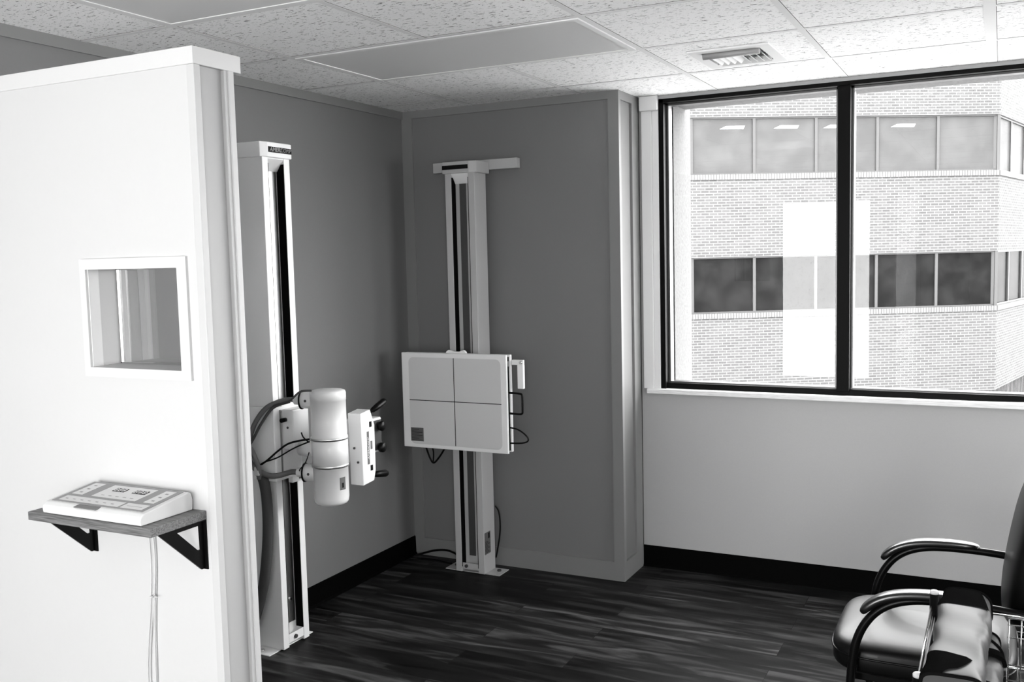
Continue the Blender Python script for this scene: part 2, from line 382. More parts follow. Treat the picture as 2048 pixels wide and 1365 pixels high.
mb.box(DOOR_X[0], DOOR_X[1], YR - .15, YR, DOOR_Z[1], CZ + .005)
mb.box(DOOR_X[1], SIDE_X[0], YR - .15, YR, 0, CZ + .005)
mb.box(SIDE_X[0], SIDE_X[1], YR - .15, YR, DOOR_Z[1], CZ + .005)
mb.box(SIDE_X[1], TINT_X[0], YR - .15, YR, 0, CZ + .005)
mb.box(TINT_X[0], TINT_X[1], YR - .15, YR, DOOR_Z[1], CZ + .005).box(TINT_X[0], TINT_X[1], YR - .15, YR, 0, .5)
mb.box(TINT_X[1], REAR_X[0], YR - .15, YR, 0, CZ + .005)
mb.box(REAR_X[0], REAR_X[1], YR - .15, YR, REAR_Z[1], CZ + .005)
mb.box(REAR_X[0], REAR_X[1], YR - .15, YR, 0, REAR_Z[0])
mb.box(REAR_X[1], XR + .15, YR - .15, YR, 0, CZ + .005)
struct(mb, 'wall_rear', WALLW)
# baseboards
def base_prof(y, s): return [(y, 0), (y + s * .016, 0), (y + s * .008, .012), (y + s * .006, .108), (y, .112)]
struct(MB().prism(base_prof(YW, -1), 'x', XB, XR), 'baseboard_window', BASE, 'black vinyl baseboard below the window')
struct(MB().prism([(XL, 0), (XL + .016, 0), (XL + .008, .012), (XL + .006, .100), (XL, .104)], 'y', 1.77, YB), 'baseboard_left', BASE, 'black vinyl baseboard behind the tube column')
# casing pilaster left of the window, with its capital
mb = MB().box(-1.655, -1.600, YW - .020, YW, WZ0, 2.372, .002).box(-1.600, -1.567, YW - .010, YW, WZ0, 2.372, .002)
mb.box(-1.662, -1.566, YW - .034, YW, 2.372, CZ + .002, .004)
struct(mb, 'trim_3', CASING, 'pale casing with a square capital left of the window')
# sill
struct(MB().box(-1.636, WX1 + .06, YW - .036, YW + .06, WZ0 - .024, WZ0 + .001, .003), 'trim_4', SILLW, 'whitewashed wooden sill under the big window')

# big window (structure) : black frame, mullions, glass
win = MB()
FD0, FD1 = YW + .012, YW + .115
win.box(WX0, WX0 + .026, FD0 - .02, FD1, WZ0, WZ1, .002)
win.box(WX0, WX1, FD0 - .02, FD1, WZ1 - .020, WZ1, .002)
win.box(WX0, WX1, FD0, FD1, WZ0, WZ0 + .030, .002)
win.box(WX1 - .03, WX1, FD0, FD1, WZ0, WZ1, .002)
window = struct(win, 'window_1', BLACKM, 'big black framed window above the sill')
MX = [(-.698, -.640), (.235, .293), (1.168, 1.226)]
xs = [WX0 + .026] + [v for m_ in MX for v in m_] + [WX1 - .03]
for a, b in MX: MB().box(a, b, FD0 - .012, FD1, WZ0 + .02, WZ1 - .018, .002).build('mullion', BLACKM, window)
BEAD = mat('satin_glazing_bead', 0.03, 0.3, 0.8, noise=0.1)
for k in range(0, len(xs), 2):
    a, b = xs[k], xs[k + 1]; q = MB()
    q.box(a, a + .012, FD0 + .03, FD1 - .02, WZ0 + .022, WZ1 - .02, .001).box(b - .012, b, FD0 + .03, FD1 - .02, WZ0 + .022, WZ1 - .02, .001)
    q.box(a, b, FD0 + .03, FD1 - .02, WZ1 - .030, WZ1 - .02, .001).box(a, b, FD0 + .022, FD1 - .02, WZ0 + .029, WZ0 + .036, .001)
    q.build('glazing_bead', BEAD, window)
    MB().box(a + .004, b - .004, YW + .058, YW + .064, WZ0 + .026, WZ1 - .024).build('glass_pane', GLASS, window)
# outside fin and soffit
struct(MB().box(-2.2, -1.535, YW + .14, 5.26, -3, 3.2), 'wall_outside_fin', STUCCO, 'rough stucco fin outside the window')
struct(MB().box(-1.535, 3.2, YW + .14, 5.17, 2.418, 2.9), 'trim_5', STUCCO, 'stucco soffit outside above the window')

GROUND = mat('pale_concrete', 0.32, 0.9, 0.1, noise=0.06, scale=3)
struct(MB().box(-60, 60, 5.4, 90, -4.7, -4.5).box(2.8, 60, -60, 5.4, -4.7, -4.5), 'ground', GROUND)
# rear openings' frames (seen mirrored in the glass)
mb = MB()
mb.box(DOOR_X[0], DOOR_X[0] + .05, YR - .1, YR - .02, 0, DOOR_Z[1]).box(DOOR_X[1] - .05, DOOR_X[1], YR - .1, YR - .02, 0, DOOR_Z[1])
mb.box(DOOR_X[0], DOOR_X[1], YR - .1, YR - .02, DOOR_Z[1] - .05, DOOR_Z[1]).box(DOOR_X[0], DOOR_X[1], YR - .1, YR - .02, 0, .08)
struct(mb, 'door_1', TRIMW)
SIDEG = glass_mat('added_sidelight_glass', 0.40, 0.05, 0.2); TINTG = glass_mat('added_tint_glass', 0.12, 0.05, 0.1)
struct(MB().box(SIDE_X[0], SIDE_X[1], YR - .08, YR - .07, 0, DOOR_Z[1]), 'added_sidelight', SIDEG)  # added opening, puts a bright strip into the window reflection
struct(MB().box(TINT_X[0], TINT_X[1], YR - .08, YR - .07, .5, DOOR_Z[1]), 'added_tint_window', TINTG)  # added tinted opening, gives the window reflection a mid tone
mb = MB()
for a, b in ((REAR_X[0], REAR_X[0] + .05), (REAR_X[1] - .05, REAR_X[1]), (.95, 1.0)): mb.box(a, b, YR - .1, YR - .02, REAR_Z[0], REAR_Z[1])
mb.box(REAR_X[0], REAR_X[1], YR - .1, YR - .02, REAR_Z[1] - .05, REAR_Z[1]).box(REAR_X[0], REAR_X[1], YR - .1, YR - .02, REAR_Z[0], REAR_Z[0] + .05)
struct(mb, 'window_2', BLACKM)

# partition (control booth wall) with its window
PX1 = -1.597; PY0, PY1 = 1.640, 1.757; PT = 2.092
OX0, OX1, OZ0, OZ1 = -1.973, -1.675, 1.408, 1.644
mb = MB()
e1 = PX1 - .010
mb.box(XL, OX0, PY0, PY1, 0, PT).box(OX1, e1, PY0, PY1, 0, PT)
mb.box(OX0, OX1, PY0, PY1, 0, OZ0).box(OX0, OX1, PY0, PY1, OZ1, PT)
part = struct(mb, 'wall_partition', PART, 'white partition wall with a small window and a cap rail')
MB().box(e1 - .002, e1 + .001, PY0 + .018, PY1 - .026, 0, PT).build('end_panel', ENDP, part)
MB().box(XL, PX1, PY0 - .003, PY1 + .032, PT, 2.131, .0015).build('cap_rail', TRIMW, part)
MB().box(PX1 - .022, PX1, PY0 - .0015, PY0 + .018, 0, PT, .0015).build('corner_strip', ENDS, part)
MB().box(PX1 - .022, PX1 + .002, PY1 - .026, PY1 + .002, 0, PT, .0015).box(PX1 - .02, PX1 + .006, PY1 - .016, PY1 + .001, 0, PT, .0015).build('corner_strip', ENDS, part)
window2 = MB()
ax0, ax1, az0, az1 = -1.993, -1.646, 1.3855, 1.6695
window2.plate([(ax0, az0), (ax1, az0), (ax1, az1), (ax0, az1)], [(OX0, OZ0), (OX1, OZ0), (OX1, OZ1), (OX0, OZ1)], 'y', PY0 - .007, PY0)
window2 = struct(window2, 'window_3', TRIMW, 'small square booth window in the white partition')
q = MB()
for (a, b, c, d) in ((OX0, OX0 + .003, OZ0, OZ1), (OX1 - .003, OX1, OZ0, OZ1), (OX0, OX1, OZ0, OZ0 + .003), (OX0, OX1, OZ1 - .003, OZ1)):
    q.box(a, b, 1.724, 1.731, c, d)
q.build('glazing_bead', CHROME, window2)
q = MB().box(OX0, OX0 + .002, PY0, PY0 + .03, OZ0, OZ1); q.build('reveal_edge', CASING, window2)
MB().box(OX0, OX1, 1.731, 1.741, OZ0, OZ1).build('glass_pane', LEADGLASS, window2)

# ------------------------------------------------------------------ ceiling grid, troffers, vent
GX, GY, T = -2.4901, 2.4629, 0.6096
XS = [GX + T * i for i in range(-1, 9)]; YS = [GY + T * j for j in range(-8, 4)]
skip_x = set()      # (column line index i, row cell j) where a troffer hides the bar
trof = [(0, 1, 2), (0, -1, 2), (4, -5, 2), (0, -5, 2), (4, -1, 2)]        # (i, j, width) cells
for i, j, wd in trof:
    for k in range(1, wd): skip_x.add((i + k, j))
def bars():
    m = MB(); hw = .0115
    for k, y in enumerate(YS):
        m.box(XL, XR, y - hw, y + hw, CZ + .0008, CZ + .004, mi=0)
        if y > YR + .1:
            m.box(XL, XR, y - hw - .0016, y - hw, CZ + .0018, CZ + .004, mi=1)
            m.box(XL, XR, y + hw, y + hw + .0022, CZ + .0018, CZ + .004, mi=1)
    for x in XS:
        if x < XL + .02: continue
        i = round((x - GX) / T)
        h = hw if i != 4 else .019
        for j in range(-8, 4):
            if (i, j) in skip_x: continue
            y0 = GY + T * j; y1 = min(y0 + T, YW - .001)
            m.box(x - h, x + h, y0 + hw, y1 - hw if y1 < YW - .01 else y1, CZ + .0008, CZ + .004, mi=0)
            m.box(x + h, x + h + .0018, y0 + hw, y1 - hw, CZ + .0018, CZ + .004, mi=1)
    return m
struct(bars(), 'trim_6', [GRID, GAP], 'white metal grid carrying the ceiling tiles')
def troffer(i, j, label):
    x0, x1 = GX + T * i + .013, GX + T * (i + 2) - .013; y0, y1 = GY + T * j + .013, GY + T * (j + 1) - .013
    t = thing('ceiling_light', ((x0 + x1) / 2, (y0 + y1) / 2, CZ), label, 'ceiling light', 'flush ceiling light panels')
    f = .022
    MB().plate([(x0, y0), (x1, y0), (x1, y1), (x0, y1)], [(x0 + f, y0 + f), (x1 - f, y0 + f), (x1 - f, y1 - f), (x0 + f, y1 - f)], 'z', CZ - .003, CZ + .002).build('frame', GRID, t)
    MB().box(x0 + f - .001, x1 - f + .001, y0 + f - .001, y1 - f + .001, CZ - .0005, CZ + .002).build('diffuser', DIFF, t, label='flat grey diffuser panel')
    return t
troffer(0, 1, 'unlit ceiling light panel in front of the alcove')
troffer(0, -1, 'unlit ceiling light panel cut off by the top left edge')

vx0, vx1, vy0, vy1 = -1.132, -.812, 3.836, 4.220
ox0, ox1, oy0, oy1 = -1.088, -.856, 3.888, 4.150
t = thing('air_vent', ((vx0 + vx1) / 2, (vy0 + vy1) / 2, CZ), 'white air vent with angled blades in a ceiling tile near the window', 'air vent')
MB().plate([(vx0, vy0), (vx1, vy0), (vx1, vy1), (vx0, vy1)], [(ox0, oy0), (ox1, oy0), (ox1, oy1), (ox0, oy1)], 'z', CZ - .004, CZ + .002).build('frame', GRID, t)
VDARK = mat('vent_throat', 0.015, 0.8, 0.1)
MB().box(ox0 + .0005, ox1 - .0005, oy0 + .0005, oy1 - .0005, CZ + .045, CZ + .05).build('throat', VDARK, t, label='dark duct opening behind the blades')
VGREY = mat('vent_bar', 0.32, 0.4, 0.4)
q = MB().tube([(ox0 + .004, oy0 + .016, CZ - .012), (ox1 - .004, oy0 + .016, CZ - .012)], .014, 12, sub=1, sx=1, sy=.9)
q.tube([(ox0 + .01, oy0 + .05, CZ - .004), (ox1 - .01, oy0 + .05, CZ - .004)], .006, 8, sub=1)
q.build('damper_bar', VGREY, t, label='grey rounded bar along one edge')
VB = mat('vent_blade', 0.50, 0.4, 0.3)
for k in range(8):
    cx = ox0 + .030 + k * .0268; s_ = -1 if k < 4 else 1
    if k >= 4: cx += .006
    b = MB(); w_ = .011
    p = [(cx - s_ * w_, CZ + .004), (cx + s_ * w_ * .4, CZ - .014), (cx + s_ * w_ * .4 + .0022, CZ - .013), (cx - s_ * w_ + .0022, CZ + .006)]
    b.prism(p, 'y', oy0 + .058, oy1 - .035); b.build('blade', VB, t)
q = MB().prism([(oy1 - .045, CZ + .006), (oy1 - .004, CZ - .012), (oy1 - .0015, CZ - .010), (oy1 - .04, CZ + .0062)], 'x', ox0 + .02, ox1 - .004)
q.build('end_louver', mat('vent_louver', 0.55, 0.4, 0.3), t)

# ------------------------------------------------------------------ shelf on the partition
t = thing('wall_shelf', (-1.82, PY0, 1.065), 'small grey oak shelf on black brackets fixed to the white partition', 'shelf')
MB().box(-2.022, -1.628, 1.474, PY0, 1.0645, 1.0845, .0008).build('board', SHELFW, t)
for bx, wd in ((-2.004, 1), (-1.640, 1)):
    b = MB(); x0, x1 = bx - .002, bx + .0025
    outer = [(1.500, 1.0645), (1.638, 1.0645), (1.638, .948), (1.6265, .948)]
    hole = [(1.558, 1.052), (1.625, 1.052), (1.6265, .995), (1.618, .995)]
    b.plate(outer, hole, 'x', x0, x1)
    b.box(bx - .011, bx + .011, 1.637, PY0, .946, 1.0645).box(bx - .011, bx + .011, 1.500, 1.638, 1.0620, 1.0645)
    b.build('bracket', BLACK, t)

# exposure console lying on the shelf
t = thing('control_console', (-1.818, 1.555, 1.0845), 'white sloped exposure control console on the grey oak shelf', 'control console')
prof = [(1.480, 1.0850), (1.4785, 1.096), (1.4805, 1.1035), (1.490, 1.1110), (1.622, 1.1285), (1.630, 1.1245), (1.634, 1.108), (1.632, 1.0850)]
cx0, cx1 = -1.977, -1.662
MB().prism(prof, 'x', cx0, cx1, bev=.0025, seg=2).build('shell', CONS, t)
sl = math.atan2(1.1285 - 1.1110, 1.622 - 1.490)
ey = Vector((0, math.cos(sl), math.sin(sl))); L = math.hypot(.132, .0175)
def on_top(u0, u1, v0, v1, h0, h1, mb, mi=0, skew=0):
    """box on the sloping top, u and v as fractions of the overlay"""
    X0, X1 = cx0 + .012, cx1 - .012; V0, V1 = .006, L - .004
    bm_ = bmesh.new(); bmesh.ops.create_cube(bm_, size=1)
    a0, a1 = X0 + (X1 - X0) * u0, X0 + (X1 - X0) * u1; b0, b1 = V0 + (V1 - V0) * v0, V0 + (V1 - V0) * v1
    bmesh.ops.scale(bm_, vec=(a1 - a0, b1 - b0, h1 - h0), verts=bm_.verts)
    bmesh.ops.translate(bm_, vec=((a0 + a1) / 2, (b0 + b1) / 2, (h0 + h1) / 2), verts=bm_.verts)
    m = Matrix.Translation((0, 1.490, 1.1110)) @ Matrix.Rotation(sl, 4, 'X')
    mb.merge(bm_, mi, m)
q = MB(); on_top(0, 1, 0, 1, -.0004, .0010, q); q.build('overlay', OVER, t, label='grey printed overlay on the console top')
q = MB()
for r_ in ((.05, .71, .06, .27), (.735, .965, .06, .27), (.045, .165, .37, .94), (.845, .955, .37, .94), (.27, .755, .37, .94)):
    on_top(*r_, .0010, .0014, q)
for k in range(7): on_top(.09 + .085 * k, .12 + .085 * k, .13, .155, .0014, .0016, q, 1)
for k in range(3): on_top(.09, .12, .45 + .17 * k, .49 + .17 * k, .0014, .0016, q, 1); on_top(.89, .92, .45 + .17 * k, .49 + .17 * k, .0014, .0016, q, 1)
for k in range(5): on_top(.34 + .08 * k, .375 + .08 * k, .45, .47, .0014, .0016, q, 1)
on_top(.40, .56, .29, .30, .0011, .0013, q, 1); on_top(.77, .93, .15, .16, .0014, .0016, q, 1)
q.build('button_field', [OVERW, INKG], t, label='white button fields with faint grey symbols')
for u0, u1 in ((.36, .49), (.58, .72)):
    q = MB(); on_top(u0, u1, .67, .82, .0014, .0022, q); dsp = q.build('display', LABELD, t, label='small dark digit display')
    q = MB(); un = (u1 - u0) / 3
    for k in range(3):
        a = u0 + un * k + un * .22; b = a + un * .5
        for v in (.69, .743, .795): on_top(a, b, v, v + .012, .0022, .0025, q)
        for uu in (a - .004, b - .003): on_top(uu, uu + .007, .695, .80, .0022, .0025, q)
    q.build('digits', INKW, dsp)
q = MB(); on_top(.33, .57, -.155, -.02, -.0015, .0008, q); q.build('front_tab', mat('console_tab', 0.16, 0.45, 0.3), t, label='dark grey plate on the front lip')

# white cords below the shelf
def cord(pts, label):
    MB().tube(pts, .0022, 8, sub=8).build('cord', CORD, label=label, cat='cord', group='white cords below the shelf')
cord([(-1.806, 1.628, 1.0645), (-1.802, 1.628, .95), (-1.808, 1.628, .862), (-1.818, 1.630, .80), (-1.830, 1.630, .72), (-1.836, 1.630, .62), (-1.835, 1.632, .35), (-1.83, 1.634, .01)], 'white cord hanging below the shelf, leftmost of two along the partition')
cord([(-1.797, 1.631, 1.0645), (-1.794, 1.633, .95), (-1.801, 1.632, .862), (-1.808, 1.633, .78), (-1.812, 1.633, .68), (-1.8145, 1.634, .60), (-1.818, 1.634, .35), (-1.812, 1.635, .01)], 'white cord hanging below the shelf, rightmost of two along the partition')
q = MB().lathe((-1.8045, 1.630, .858), (0, 0, 1), [(0, .0065), (.004, .0065)], 16, sx=1.3, sy=.8); q.box(-1.798, -1.788, 1.628, 1.630, .859, .8615)
q.build('cable_tie', CORD, label='white cable tie around the two cords below the shelf', cat='cable tie')

# ------------------------------------------------------------------ x-ray stands
def channel(front, a0, a1, back, axis, sign, z0, z1, fl=.036, depth=.040):
    """C shaped mast: slot opens toward sign along axis. a0,a1 = extent across"""
    f = front; r = front - sign * depth; b = back
    poly = [(a0, b), (a1, b), (a1, f), (a1 - fl, f), (a1 - fl, r), (a0 + fl, r), (a0 + fl, f), (a0, f)]
    m = MB()
    if axis == 'x': poly = [(p[1], p[0]) for p in poly]
    m.prism(poly, 'z', z0, z1, bev=.0015, seg=1); return m
ts = thing('x_ray_tube_stand', (-2.80, 3.21, 0), 'tall cream x-ray column by the left wall carrying a white cylindrical tube head', 'x-ray machine')
Y0, Y1, XF = 3.125, 3.296, -2.700
channel(XF, Y0, Y1, -2.875, 'x', 1, .004, 2.085).build('mast', ENAMEL, ts)
MB().box(-2.7405, -2.7365, 3.201, 3.250, .09, 2.032, .0006).build('rail', STEEL, ts, label='brushed steel rail inside the slot')
MB().box(-2.739, -2.7015, 3.2565, 3.2598, .06, 2.06).box(-2.739, -2.7015, 3.1612, 3.1645, .06, 2.06).build('slot_liner', MATTE, ts, label='black liner on the slot sides')
MB().cyl((-2.7365, 3.2215, .192), (-2.733, 3.2215, .192), .008, 12).build('bolt', CHROME, ts)
cap = MB().prism([(-2.885, 3.112), (-2.700, 3.112), (-2.690, 3.150), (-2.690, 3.300), (-2.885, 3.300)], 'z', 2.083, 2.145, bev=.003).build('cap', ENAMEL, ts)
MB().box(-2.6905, -2.6885, 3.154, 3.298, 2.103, 2.126).build('nameplate', LABELD, cap)
link('lettering', text_mesh('AMERI', .024, basis((-2.6880, 3.196, 2.1145), (0, 1, 0), (0, 0, 1)), shear=.25, bold=.0004, sx=1.05), cap, label='light lettering on the black nameplate').data.materials.append(mat('lettering_paint', .30, .5, .3))
link('lettering', text_mesh('COMP', .024, basis((-2.6880, 3.260, 2.1145), (0, 1, 0), (0, 0, 1)), shear=.25, bold=-.0004, sx=1.0), cap).data.materials.append(bpy.data.materials['lettering_paint'])
MB().prism([(-2.702, 2.083), (-2.7395, 2.083), (-2.7395, 2.030), (-2.736, 2.030), (-2.702, 2.078)], 'y', 3.161, 3.2600).build('slot_end', ENAMELW, ts)
bp = MB().box(-2.875, -2.72, 3.055, 3.345, 0, .004, .001).build('base_plate', ENAMEL, ts)
MB().cyl((-2.785, 3.085, .004), (-2.785, 3.085, .010), .011, 6).build('bolt', CHROME, bp)
q = MB().box(-2.706, -2.703, 3.165, 3.296, .02, .058, .001); q.build('foot_strap', ENAMEL, ts)
MB().cyl((-2.703, 3.205, .038), (-2.696, 3.205, .038), .009, 10).build('bolt', HOSED, ts)
MB().box(XL, -2.875, 3.17, 3.25, 2.06, 2.11, .002).build('wall_bar', ENAMEL, ts)
MB().cyl((-2.79, 3.1255, .955), (-2.79, 3.1225, .955), .004, 10).build('screw', HOSED, ts)
# carriage
car = MB(); car.box(-2.699, -2.672, 3.098, 3.262, .742, 1.052, .004).box(-2.80, -2.672, 3.092, 3.106, .742, 1.052, .003)
car.box(-2.699, -2.676, 3.150, 3.280, 1.050, 1.074, .001).box(-2.699, -2.676, 3.20, 3.268, .715, .742, .002)
car = car.build('carriage', ENAMEL, ts)
MB().box(-2.672, -2.612, 3.140, 3.245, .872, 1.040, .006).build('brake_box', ENAMELW, car)
MB().cyl((-2.650, 3.142, .998), (-2.650, 3.112, .998), .009, 16).build('knob', BLACK, car)
MB().box(-2.673, -2.669, 3.128, 3.136, .765, 1.04).build('seam', INKG, car)
for y, z in ((3.170, 1.062), (3.262, 1.062), (3.245, .728), (3.255, .728)): MB().cyl((-2.676, y, z), (-2.6735, y, z), .004, 10).build('screw', HOSED, car)
MB().cyl((-2.64, 3.1405, .965), (-2.64, 3.1375, .965), .005, 10).build('screw', HOSED, car)
MB().cyl((-2.614, 3.190, .872), (-2.530, 3.190, .872), .032, 28).build('tube_arm', ENAMELW, car)
# tube housing
TX, TY, TRd = -2.466, 3.190, .0722
tb = MB().lathe((TX, TY, .650), (0, 0, 1), [(0, 0), (.0005, .055), (.004, .064), (.012, .0695), (.028, TRd), (.164, TRd), (.1645, .0745), (.283, .0745), (.2835, TRd), (.432, TRd), (.4325, .0735), (.462, .0735), (.470, .071), (.4745, .060), (.4752, 0)], 48)
tb = tb.build('tube_housing', ENAMELW, ts)
for z in (.8135, .9265):
    MB().lathe((TX, TY, z - .006), (0, 0, 1), [(0, .0735), (0, .0765), (.012, .0765), (.012, .0735)], 48).build('band', BANDM, tb, label='steel band around the tube')
hd = Vector((-.956, -.292, 0))
for z in (1.083, .778):
    o = Vector((TX, TY, z))
    MB().lathe(o + hd * .05, hd, [(0, .036), (.058, .036), (.062, .033)], 28).build('cable_socket', ENAMELW, tb)
    MB().lathe(o + hd * .110, hd, [(0, .037), (0, .040), (.005, .040), (.005, .037)], 32).build('ring', BLACK, tb)
    MB().lathe(o + hd * .114, hd, [(0, .033), (.004, .031), (.006, .022), (.030, .020), (.034, .014)], 24).build('nut', ENAMEL, tb)
    sd = Vector((.292, -.956, 0)); MB().cyl(o + hd * .085 + sd * .034, o + hd * .085 + sd * .0372, .0055, 12).build('screw', HOSED, tb)
a = math.radians(-31)
def on_tube(ang, z, w_, h_, mat_, name, lab=None):
    c = Vector((TX, TY, z)); n = Vector((math.cos(ang), math.sin(ang), 0)); q = MB(); N = 5
    t_ = bmesh.new(); vs_ = []
    for i in range(N + 1):
        an = ang + (i / N - .5) * w_ / TRd; d = Vector((math.cos(an), math.sin(an), 0)) * (TRd + .0006)
        vs_.append((t_.verts.new(c + d + Vector((0, 0, -h_ / 2))), t_.verts.new(c + d + Vector((0, 0, h_ / 2)))))
    for p, r_ in zip(vs_, vs_[1:]): t_.faces.new([p[0], r_[0], r_[1], p[1]])
    q.merge(t_); return q.build(name, mat_, tb, label=lab)
on_tube(math.radians(-12), .742, .030, .052, LABELM, 'sticker', 'grey rating sticker')
on_tube(math.radians(-12), .735, .010, .020, LABELD, 'sticker_print')
# collimator control panel
pp = [(3.292, 1.012), (3.362, 1.021), (3.391, .951), (3.390, .756), (3.376, .713), (3.297, .706), ]
col = MB().prism(pp, 'x', -2.446, -2.380, bev=.003).build('control_panel', ENAMELW, ts, label='white chamfered control panel beside the tube')
MB().box(-2.3805, -2.3792, 3.332, 3.347, .790, .930).build('nameplate', LABELM, col)
link('lettering', text_mesh('AMERICOMP', .0125, basis((-2.3788, 3.3395, .858), (0, 0, 1), (0, -1, 0)), shear=.25, depth=.0004, sx=1.35), col).data.materials.append(INKW)
MB().box(-2.3806, -2.3790, 3.357, 3.369, .851, .886).build('indicator', LABELM, col)
for y, z in ((3.361, .960), (3.360, .773)): MB().box(-2.3806, -2.3785, y - .009, y + .007, z - .013, z + .010).build('switch', BLACK, col)
MB().cyl((-2.418, 3.2965, .865), (-2.418, 3.290, .865), .005, 10).build('screw', HOSED, col); MB().cyl((-2.402, 3.2965, .805), (-2.402, 3.2912, .805), .005, 10).build('screw', HOSED, col)
MB().box(-2.470, -2.448, 3.245, 3.31, .895, .985, .002).box(-2.52, -2.447, 3.25, 3.30, .80, .94, .003).build('mounting_bracket', ENAMEL, ts)
kb = MB().box(-2.505, -2.400, 3.392, 3.472, .822, .972, .006).build('collimator', ENAMELW, ts)
MB().box(-2.4005, -2.398, 3.398, 3.466, .832, .962, .001).build('scale_plate', SCALEP, kb, label='dark grey scale plate')
for z in (.936, .842):
    MB().lathe((-2.398, 3.447, z), (1, 0, 0), [(0, .014), (.004, .018), (.008, .0215), (.022, .0215), (.026, .018), (.027, 0)], 20).build('knob', BLACK, kb)
for p0, p1 in (((-2.43, 3.395, .985), (-2.43, 3.548, 1.030)), ((-2.43, 3.385, .728), (-2.43, 3.545, .705))):
    d = Vector(p1) - Vector(p0); n = d.length
    MB().lathe(p0, d, [(0, .006), (n * .35, .006), (n * .36, .011), (n * .6, .0145), (n * .9, .0165), (n * .97, .014), (n, 0)], 20).build('handle', BLACK, ts)
# cables of the tube
def wire(parent, pts, r, m, name='cable', **k): return MB().tube(pts, r, 10, sub=7).build(name, m, parent, **k)
hA = Vector((TX, TY, 1.083)) + hd * .145; hB = Vector((TX, TY, .778)) + hd * .145
wire(ts, [hA, hA + hd * .03, (-2.66, 3.10, 1.075), (-2.70, 3.075, 1.05), (-2.745, 3.06, .99), (-2.775, 3.055, .92), (-2.80, 3.05, .86), (-2.79, 3.05, .80)], .0105, HOSE, label='grey high voltage cable looping to the column')
wire(ts, [hB, hB + hd * .03, (-2.66, 3.085, .772), (-2.70, 3.07, .775), (-2.755, 3.06, .80), (-2.79, 3.055, .85), (-2.805, 3.05, .90)], .0115, HOSE)
wire(ts, [(-2.80, 3.05, .90), (-2.76, 3.045, .885), (-2.74, 3.045, .85), (-2.725, 3.05, .80), (-2.735, 3.06, .76)], .0105, HOSE)
wire(ts, [hA + hd * .02 + Vector((0, 0, -.008)), (-2.67, 3.09, 1.055), (-2.715, 3.065, .99), (-2.75, 3.055, .93), (-2.785, 3.05, .88)], .006, HOSED)
wire(ts, [(-2.50, 3.13, 1.128), (-2.535, 3.10, 1.125), (-2.58, 3.09, 1.09), (-2.64, 3.09, 1.072), (-2.69, 3.085, 1.058)], .0045, HOSED)
wire(ts, [(-2.525, 3.135, .925), (-2.57, 3.11, .918), (-2.61, 3.095, .905), (-2.65, 3.08, .875), (-2.69, 3.065, .84), (-2.72, 3.06, .82)], .0042, BLACK, label='thin black wire')
wire(ts, [(-2.525, 3.135, .915), (-2.58, 3.10, .89), (-2.65, 3.08, .85), (-2.71, 3.06, .828), (-2.73, 3.05, .81)], .003, BLACK)
wire(ts, [(-2.53, 3.135, .87), (-2.542, 3.125, .83), (-2.565, 3.115, .80), (-2.575, 3.125, .79)], .0022, BLACK)
wire(ts, [(-2.53, 3.13, .915), (-2.545, 3.12, .935), (-2.55, 3.115, .955)], .003, BLACK)
MB().box(-2.745, -2.72, 3.040, 3.062, .775, .812, .004).build('plug', CORD, ts, label='white plug on the thin wires')
wire(ts, [(-2.735, 3.075, .775), (-2.73, 3.085, .73), (-2.728, 3.092, .66), (-2.728, 3.092, .56), (-2.738, 3.09, .44), (-2.762, 3.088, .30), (-2.80, 3.085, .18), (-2.84, 3.085, .09), (-2.87, 3.09, .03)], .0225, HOSED, 'sleeve', label='thick dark cable sleeve hanging beside the column')

# ---- wall stand with the image plate
bs = thing('wall_bucky_stand', (-2.464, 4.41, 0), 'cream x-ray wall stand with a square cross-marked image plate in the alcove', 'x-ray stand')
X0, X1, YF = -2.550, -2.379, 4.330
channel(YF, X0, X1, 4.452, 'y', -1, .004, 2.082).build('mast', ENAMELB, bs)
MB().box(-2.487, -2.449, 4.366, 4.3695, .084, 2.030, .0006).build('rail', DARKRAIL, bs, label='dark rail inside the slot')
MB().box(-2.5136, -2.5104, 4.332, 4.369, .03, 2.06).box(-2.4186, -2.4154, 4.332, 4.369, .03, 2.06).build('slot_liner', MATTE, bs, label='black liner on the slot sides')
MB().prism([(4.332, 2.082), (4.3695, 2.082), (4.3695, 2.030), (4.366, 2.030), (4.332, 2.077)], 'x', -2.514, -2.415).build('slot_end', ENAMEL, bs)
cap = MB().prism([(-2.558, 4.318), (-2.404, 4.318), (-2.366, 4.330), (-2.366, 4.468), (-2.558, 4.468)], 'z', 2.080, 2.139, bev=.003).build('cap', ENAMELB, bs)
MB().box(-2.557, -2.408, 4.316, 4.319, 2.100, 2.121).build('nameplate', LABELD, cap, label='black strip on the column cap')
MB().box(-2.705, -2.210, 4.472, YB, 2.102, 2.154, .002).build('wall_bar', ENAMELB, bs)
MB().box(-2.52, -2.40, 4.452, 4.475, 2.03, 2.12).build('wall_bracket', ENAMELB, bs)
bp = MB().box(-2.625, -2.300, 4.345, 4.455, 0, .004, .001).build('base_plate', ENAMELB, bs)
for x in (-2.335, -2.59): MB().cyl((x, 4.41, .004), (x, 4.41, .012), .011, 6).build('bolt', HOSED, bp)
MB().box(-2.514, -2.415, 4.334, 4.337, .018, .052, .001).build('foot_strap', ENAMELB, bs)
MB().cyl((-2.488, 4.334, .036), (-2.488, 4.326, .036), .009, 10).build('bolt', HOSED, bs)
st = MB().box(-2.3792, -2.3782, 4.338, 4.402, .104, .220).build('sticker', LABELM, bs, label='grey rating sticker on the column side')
q = MB().box(-2.3783, -2.3778, 4.376, 4.394, .185, .214)
